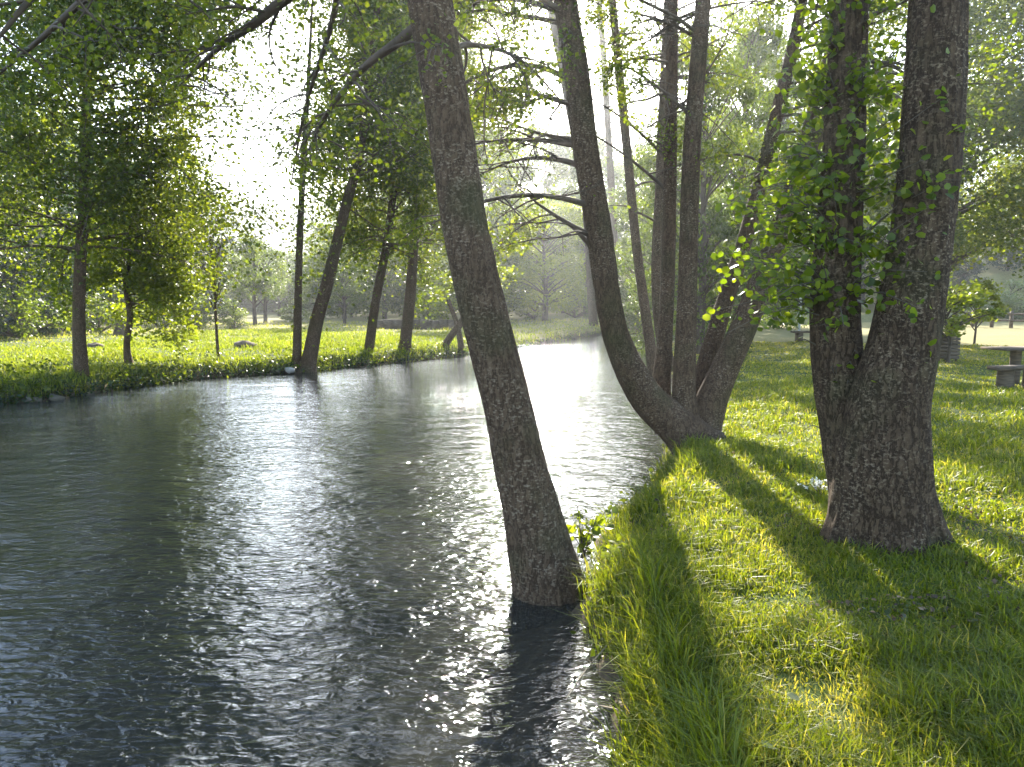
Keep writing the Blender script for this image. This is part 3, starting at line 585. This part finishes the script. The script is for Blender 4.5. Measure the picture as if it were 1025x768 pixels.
for o_ in list(COL.objects):
    if o_.name.startswith('shrub'): o_['category'] = 'shrub'
pr = blob_tree('small maple like tree with glowing yellow green leaves right of the forked trunk', 3.0, 1.15, 1.2, 26, 2600, .13, 'leaf_bright', 71, name='young_tree', tr=.045)
place(pr, [(948, 21.5, .80, 1.0), (974, 30, .86, .9, 'small young tree with thin stem on the dry lawn by the fence')], g)

# ------------------------------------------------------------------ grass
def sample_ring(n, r0, r1, a0, a1, g, power=1.0):
    u = g.random(n); r = r0 * (r1 / r0) ** (u ** power); a = g.uniform(a0, a1, n); return r * np.sin(a), r * np.cos(a), r
g = np.random.default_rng(5)
x, y, r = sample_ring(520000, 1.3, 34, R(-22), R(62), g, .85)
d = river_sd(x, y); ok = (d > .10) & (x > -2) & ((x > .0 + .0 * y) | (y < 20)); x, y, r, d = x[ok], y[ok], r[ok], d[ok]
z = height(x, y)
ok = (z > .04) & ~((np.hypot(x - treeB.location[0], y - treeB.location[1]) < .42)); x, y, r, d, z = [a_[ok] for a_ in (x, y, r, d, z)]
tu = vnoise(x, y, .35, 31) * .5 + vnoise(x, y, .9, 32) * .5
bare = vnoise(x, y, .7, 35) + .5 * vnoise(x, y, .25, 36)
keep = g.random(len(x)) < np.clip(1.15 - np.clip(bare - .35, 0, 1) * 1.8, .38, 1); x, y, r, d, z, tu, bare = [a_[keep] for a_ in (x, y, r, d, z, tu, bare)]
hh = (.085 + .075 * tu + .10 * np.exp(-d / .35) * (y < 14)) * (1 - .35 * sstep(8, 25, r)) * g.uniform(.5, 1.45, len(x)) * np.clip(1.1 - .5 * bare, .5, 1.3)
wd = (.0035 + .0011 * r) * g.uniform(.7, 1.3, len(x))
va = np.clip(g.beta(2, 3.5, len(x)) + .65 * np.clip(bare - .1, 0, 1) - .12 * tu + .35 * sstep(14, 30, r), 0, 1); dead = g.random(len(x)) < .05; va[dead] = g.uniform(.85, 1, dead.sum())
mb = MB(); half = len(x) // 2
for sl, ln_ in ((slice(0, None, 2), .55), (slice(1, None, 2), 1.25)): blades(mb, np.stack([x, y, z - .01], 1)[sl], (hh * (1 if ln_ < 1 else .9))[sl], wd[sl], g, ln_, va[sl])
tag(mb.build('grass', M['grass']), 'lush green grass covering the near bank and lawn', 'grass', kind='stuff')
# long grass hanging over the near bank edge
x, y, r = sample_ring(60000, 2.0, 16, R(-5), R(40), g)
d = river_sd(x, y); ok = (d > -.02) & (d < .4) & (vnoise(x, y, .4, 41) > -.15); x, y, d = x[ok], y[ok], d[ok]; z = height(x, y)
mb = MB(); blades(mb, np.stack([x, y, z], 1), g.uniform(.14, .40, len(x)), g.uniform(.006, .012, len(x)), g, .8, np.clip(g.beta(2, 3, len(x)), 0, 1))
tag(mb.build('bank_grass', M['grass']), 'tall grass tufts hanging over the near river edge', 'grass', kind='stuff')
# left meadow
x, y, r = sample_ring(230000, 14, 62, R(-62), R(8), g, .8)
d = river_sd(x, y); ok = (d > .03) & (x < (y - 20) * .35); x, y, r, d = x[ok], y[ok], r[ok], d[ok]; z = height(x, y)
tu = vnoise(x, y, 1.1, 51); gg = r + 10 * vnoise(x, y, 7, 52)
keep = (g.random(len(x)) < np.clip(1.2 - sstep(34, 48, gg), .07, 1)); x, y, r, d, z, tu, gg = [a_[keep] for a_ in (x, y, r, d, z, tu, gg)]
hh = (.13 + .09 * tu + .12 * np.exp(-d / .6)) * g.uniform(.5, 1.4, len(x)); wd = (.0010 * r + .004) * g.uniform(.7, 1.4, len(x))
mb = MB(); blades(mb, np.stack([x, y, z - .02], 1), hh, wd, g, .6, np.clip(g.beta(2, 2.5, len(x)) + .4 * sstep(38, 52, gg), 0, 1))
tag(mb.build('meadow_grass', M['meadow']), 'sunlit meadow grass across the river', 'grass', kind='stuff')
# undergrowth along the far waterline and by the trunks
def undergrowth(name, label, band, r0, r1, a0, a1, n, leaf, mt, hgt, thr, seed, cond=None):
    g = np.random.default_rng(seed); x, y, r = sample_ring(n, r0, r1, a0, a1, g); d = river_sd(x, y)
    ok = (d > band[0]) & (d < band[1]) & (vnoise(x, y, 1.3, seed) > thr)
    if cond is not None: ok &= cond(x, y)
    x, y = x[ok], y[ok]; z = np.maximum(height(x, y), .02); c = .5 + .4 * vnoise(x, y, .8, seed + 1)
    hm = hgt * (.45 + .55 * np.clip(vnoise(x, y, .7, seed + 2) + .5, 0, 1))
    pos = np.stack([x + g.normal(0, .08, len(x)), y + g.normal(0, .08, len(x)), z + g.random(len(x)) ** 1.3 * hm], 1)
    mb = MB(); leaves(mb, pos, leaf, g, clump=c); tag(mb.build(name, M[mt]), label, 'undergrowth', kind='stuff')
undergrowth('undergrowth', 'weeds and bramble along the far waterline', (-.18, .6), 14, 62, R(-62), R(14), 420000, .08, 'leaf', .5, -.5, 81, lambda x, y: x < (y - 18) * .4)
undergrowth('waterline_shade_weeds', 'weeds over the far waterline, coloured dark for the shade under the bank edge', (-.2, .12), 14, 62, R(-62), R(14), 520000, .07, 'leaf_dark', .28, -.6, 83, lambda x, y: x < (y - 18) * .4)  # dark leaf colour paints the shade below the overhanging far bank
undergrowth('meadow_weeds', 'leafy weeds scattered in the meadow across the river', (.5, 20), 16, 55, R(-60), R(5), 26000, .06, 'leaf', .20, .35, 85, lambda x, y: x < (y - 20) * .3)
undergrowth('bank_weeds', 'low leafy weeds along the near waterline', (-.03, .25), 4.6, 22, R(-2), R(30), 16000, .055, 'leaf', .22, .05, 88)
undergrowth('clover', 'clover and broad low weeds in the near lawn', (.3, 9), 2, 14, R(0), R(50), 40000, .035, 'leaf', .06, .25, 91)

g = np.random.default_rng(97); x, y, r = sample_ring(26000, 1.8, 16, R(-4), R(55), g); d = river_sd(x, y)
ok = (d > .0) & ((vnoise(x, y, .6, 98) > .15) | (d < .35)) ; x, y = x[ok], y[ok]
mb = MB(); leaves(mb, np.stack([x, y, height(x, y) + g.uniform(.0, .05, len(x))], 1), .03, g, up=2.5, rnd=.7, hang=0)
tag(mb.build('leaf_litter', M['litter']), 'brown dead leaves scattered through the near grass', 'leaf litter', kind='stuff')
# ------------------------------------------------------------------ single plants and stones
def leafy_plant(label, p, n, h, spread, leaf, seed, name='wild_plant', mt='leaf_bright'):
    g = np.random.default_rng(seed); p = np.array(p, float); root = thing(name, label, 'plant', p); sb, lb_ = MB(), MB()
    for k in range(n):
        a = g.uniform(0, 6.28); hh_ = h * g.uniform(.5, 1.1); tip = p + [math.cos(a) * spread * g.random(), math.sin(a) * spread * g.random(), hh_]
        pts = np.array([p + g.normal(0, .03, 3) * [1, 1, 0], (p + tip) / 2 + [0, 0, .03], tip]); tube(sb, pts, [.005, .004, .002], 4)
        c = pts[0] + (pts[2] - pts[0]) * g.uniform(.3, 1.05, (8, 1)) + g.normal(0, .03, (8, 3)); leaves(lb_, c, leaf, g, round_=True, up=.9)
    sb.build('stems', M['twig'], root, p); lb_.build('leaves', M[mt], root, p)
q = G(582, 555, .15); leafy_plant('bright leafy plant growing at the foot of the leaning trunk', (q[0], q[1], .12), 12, .42, .3, .07, 1)
q = G(618, 548, .4); leafy_plant('low leafy weed on the bank edge right of the leaning trunk', (q[0], q[1], hz(q[0], q[1])), 10, .16, .22, .06, 2)
q = G(530, 525, .3); 
g = np.random.default_rng(8)
def rock(name, label, p, s, mt, seed, group=None, cat='stone'):
    g = np.random.default_rng(seed); th, ph = np.meshgrid(np.linspace(0, PI, 9), np.linspace(0, 2 * PI, 14, endpoint=False), indexing='ij')
    rr = 1 + .22 * vnoise(np.cos(ph) * np.sin(th) * 2 + seed, np.cos(th) * 2 + np.sin(ph) * np.sin(th) * 2, 1, seed) + .1 * vnoise(ph * 2, th * 3, 1, seed + 1) * np.sin(th)
    V = np.stack([rr * np.sin(th) * np.cos(ph) * s[0], rr * np.sin(th) * np.sin(ph) * s[1], rr * np.cos(th) * s[2]], -1).reshape(-1, 3)
    i = np.arange(8)[:, None] * 14; j = np.arange(14)[None]; j2 = (j + 1) % 14
    mb = MB(); mb.add(V + np.array(p), np.stack([i + j, i + 14 + j, i + 14 + j2, i + j2], -1).reshape(-1, 4))
    return tag(mb.build(name, M[mt], None, p, True), label, cat, group)
q = G(288, 372, .1); rock('stone', 'pale stone at the far waterline left of the twin trunks', (q[0], q[1] + .2, .12), (.17, .15, .10), 'white_stone', 4)
mb = MB()
for k in range(16):                                       # stones under the far bank
    i = g.integers(1, len(LB) - 2); u = g.random(); q = LB[i] * (1 - u) + LB[i + 1] * u
    if q[1] > 60 or q[0] < -25: continue
    s = g.uniform(.06, .2); box(mb, (q[0] + g.normal(0, .12), q[1] + g.normal(0, .15), g.uniform(-.02, .10)), (s * 1.6, s, s * .8), g.uniform(0, 3), g.uniform(-.5, .5))
tag(mb.build('bank_stones', M['stone']), 'loose stones along the far waterline', 'stones', kind='stuff')
def mound(label, px, py, s, seed, mt='dirt', z=.45):
    q = G(px, py, z); rock('earth_mound', label, (q[0], q[1], hz(q[0], q[1]) + .02), s, mt, seed, cat='mound')
mound('brown heap of earth on the meadow right of the bare sapling', 246, 351, (.55, .4, .24), 11)
mound('small brown heap of earth right of the leftmost bank tree', 96, 350, (.34, .3, .17), 12)
# white flowers at the foot of the forked trunk
q = G(820, 497, .5); q = np.array([q[0], q[1], hz(q[0], q[1])]); root = thing('flower_cluster', 'small cluster of white flowers on the grass left of the forked trunk', 'flowers', q)
sb, fb_ = MB(), MB()
for k in range(26):
    tip = q + [g.normal(0, .07), g.normal(0, .05), g.uniform(.08, .17)]; tube(sb, [q + g.normal(0, .02, 3) * [1, 1, 0], tip], [.003, .002], 4)
    leaves(fb_, np.repeat(tip[None], 5, 0) + g.normal(0, .006, (5, 3)), .026, g, up=1.5, rnd=.3, hang=0)
sb.build('stems', M['twig'], root, q); fb_.build('petals', M['petal'], root, q)
# dry twigs trailing in the water at the near edge
for k, (a_, b_, c_, lb) in enumerate([((560, 704), (625, 712), (598, 706), 'long pale dry twig lying level on the shallow water'), ((566, 700), (612, 640), (585, 672), 'thin dry twig slanting from the bank into the water'), ((608, 690), (640, 705), (620, 680), 'short forked dry twig on the bank edge beside the shallows')]):
    pts = [G(*a_, .02), G(*c_, .05), G(*b_, .16)]; base = np.array(pts[0]); mb = MB(); qq, rr = resample(pts, [.003, .004, .005], 12); tube(mb, qq, rr, 5)
    for s in range(4): i = 3 + 2 * s; tube(mb, [qq[i], qq[i] + [g.normal(0, .05), g.normal(0, .05), .04]], [.003, .0015], 4)
    tag(mb.build('dry_twig', M['dry'], None, base), lb, 'twig')
for k, (px, py, lb) in enumerate([(775, 748, 'pale fallen leaf lying in the grass at the bottom of the lawn'), (640, 690, 'yellow fallen leaf at the river edge'), (800, 700, 'pale fallen leaf in the grass right of the long shadow')]):
    q = G(px, py, .5); q = np.array([q[0], q[1], hz(q[0], q[1]) + .07]); mb = MB(); leaves(mb, q[None], .06, g, up=3, rnd=.3, hang=0, round_=True)
    tag(mb.build('fallen_leaf', M['leaf_pale'], None, q), lb, 'leaf')

# ------------------------------------------------------------------ furniture on the lawn
def gz(px, py, z=.5): q = G(px, py, z); return np.array([q[0], q[1], hz(q[0], q[1])])
q = gz(1010, 389); Yb = q[1]
root = thing('picnic_bench', 'timber plank bench on stump legs at the right edge of the lawn', 'bench', q)
a = MB(); box(a, q + [.45, 0, .42], (1.75, .36, .075), .1, .02); a.build('seat', M['wood'], root, q)
for dx, dy in ((-.10, .02), (.42, .0), (1.0, .05)):
    a = MB(); tube(a, [q + [dx, dy, -.05], q + [dx, dy, .383]], [.16, .15], 14, .05, 3, cap=True); a.build('leg', M['wood'], root, q, True)
q2 = np.array([q[0] + .95, q[1] + .95, hz(q[0] + .95, q[1] + .95)])
root = thing('picnic_table', 'timber picnic table standing behind the stump bench', 'table', q2)
a = MB(); box(a, q2 + [.15, 0, .75], (1.9, .8, .05), .1); a.build('tabletop', M['wood'], root, q2)
for dx in (-.25, .75):
    a = MB(); tube(a, [q2 + [dx, 0, -.05], q2 + [dx, 0, .724]], [.11, .11], 14, .04, 4, cap=True); a.build('leg', M['wood'], root, q2, True)
q = gz(807, 343); root = thing('log_bench', 'small low bench far down the lawn by the lamp post', 'bench', q)
a = MB(); box(a, q + [.1, 0, .40], (1.5, .4, .08), .1); a.build('seat', M['wood'], root, q)
for dx in (-.35, .5):
    a = MB(); box(a, q + [dx, 0, .17], (.2, .34, .38), .1); a.build('leg', M['wood'], root, q)
# slatted bin
q = gz(942, 362); root = thing('slatted_bin', 'square litter bin of dark wooden slats on the lawn right of the forked trunk', 'bin', q)
sc_ = .62; a = MB()
for s in range(7):
    for (dx, dy, lx, ly) in ((0, -.3, .64, .03), (0, .3, .64, .03), (-.305, 0, .03, .56), (.305, 0, .03, .56)): box(a, q + [dx, dy, .12 + .105 * s], (lx, ly, .085))
a.build('slats', M['wood'], root, q)
for dx, dy in ((-.25, -.26), (.25, -.26), (-.25, .26), (.25, .26)):
    a = MB(); box(a, q + [dx, dy, .38], (.05, .04, .86)); a.build('post', M['wood'], root, q)
# low wall and old post across the river
pa, pb = P(374, 300, 46), P(458, 300, 45); zb = hz(pa[0], pa[1]); base = np.array([pa[0], pa[1], zb]); mb = MB()
for k in range(9):
    u = (k + .5) / 9; c = pa + (pb - pa) * u; box(mb, (c[0], c[1], zb + .22 + .02 * (k % 2)), ((pb - pa)[0] / 9 * .985, .35, .62 + .05 * ((k * 7) % 3)), .0)
tag(mb.build('low_wall', M['wood'], None, base), 'low brown wall at the edge of the dry meadow across the river', 'wall')
q = gz(121, 338, .45); mb = MB(); tube(mb, [q + [0, 0, -.1], q + [.03, 0, .6], q + [0, 0, 1.35]], [.30, .24, .22], 14, .12, 4, .3, True)
tag(mb.build('tree_stump', M['bark_far'], None, q), 'thick dark stump standing behind the young crooked tree across the river', 'stump')
# lamp post
q = gz(799, 334); zt = P(800, 277, q[1])[2]; root = thing('lamp_post', 'slim grey lamp post with a crossarm standing on the far lawn', 'lamp post', q)
a = MB(); tube(a, [q + [0, 0, -.1], [q[0], q[1], zt]], [.07, .05], 12, cap=True); a.build('pole', M['metal'], root, q, True)
a = MB(); tube(a, [[q[0] - .05, q[1], zt - .12], [q[0] + 1.0, q[1], zt - .10]], [.03, .03], 8, cap=True); a.build('arm', M['metal'], root, q, True)
a = MB(); box(a, [q[0] + .8, q[1], zt - .02], (.55, .2, .1)); lh = a.build('lamp_head', M['metal'], root, q)
a = MB(); box(a, [q[0] + .8, q[1], zt - .088], (.45, .14, .03)); a.build('lens', M['lamp_glass'], lh, q)
# rail fence
def fence(p0, p1, label, n, hgt=1.05):
    p0 = np.array(p0); p1 = np.array(p1); base = np.array([p0[0], p0[1], hz(*p0[:2])]); root = thing('rail_fence', label, 'fence', base)
    P_ = []
    for k in range(n):
        c = p0 + (p1 - p0) * k / (n - 1); z0 = hz(c[0], c[1]); P_.append(np.array([c[0], c[1], z0]))
        a = MB(); box(a, (c[0], c[1], z0 + hgt / 2 - .1), (.15, .15, hgt + .2), .2); a.build('post', M['wood'], root, base)
    for hr in (.45, .85):
        a = MB()
        for u, v_ in zip(P_[:-1], P_[1:]): tube(a, [u + [0, -.11, hr], v_ + [0, -.11, hr]], [.05, .05], 6, cap=True)
        a.build('rail', M['wood'], root, base)
fence((P(742, 300, 60)[0], 60), (P(845, 300, 56)[0], 56), 'wooden rail fence at the end of the lawn behind the lamp post', 9)
fence((P(905, 300, 50)[0], 50), (P(1120, 300, 42)[0], 42), 'wooden rail fence crossing the dry lawn at right behind the picnic table', 12)

# ------------------------------------------------------------------ haze volume for the pale distance, also added to imitate the lens veil
mb = MB(); box(mb, (0, 330, 46), (1900, 860, 102)); 
m = bpy.data.materials.new('haze'); m.use_nodes = True; t = m.node_tree; t.nodes.clear()
o = t.nodes.new('ShaderNodeOutputMaterial'); pv = t.nodes.new('ShaderNodeVolumePrincipled'); pv.inputs['Color'].default_value = (.9, .94, 1, 1)
pv.inputs['Density'].default_value = .0009; pv.inputs['Anisotropy'].default_value = .7; t.links.new(pv.outputs[0], o.inputs['Volume'])
hzo = mb.build('haze', m); hzo['kind'] = 'stuff'; hzo['label'] = 'thin haze over the river, added partly to imitate veiling lens glare'; hzo['category'] = 'haze'
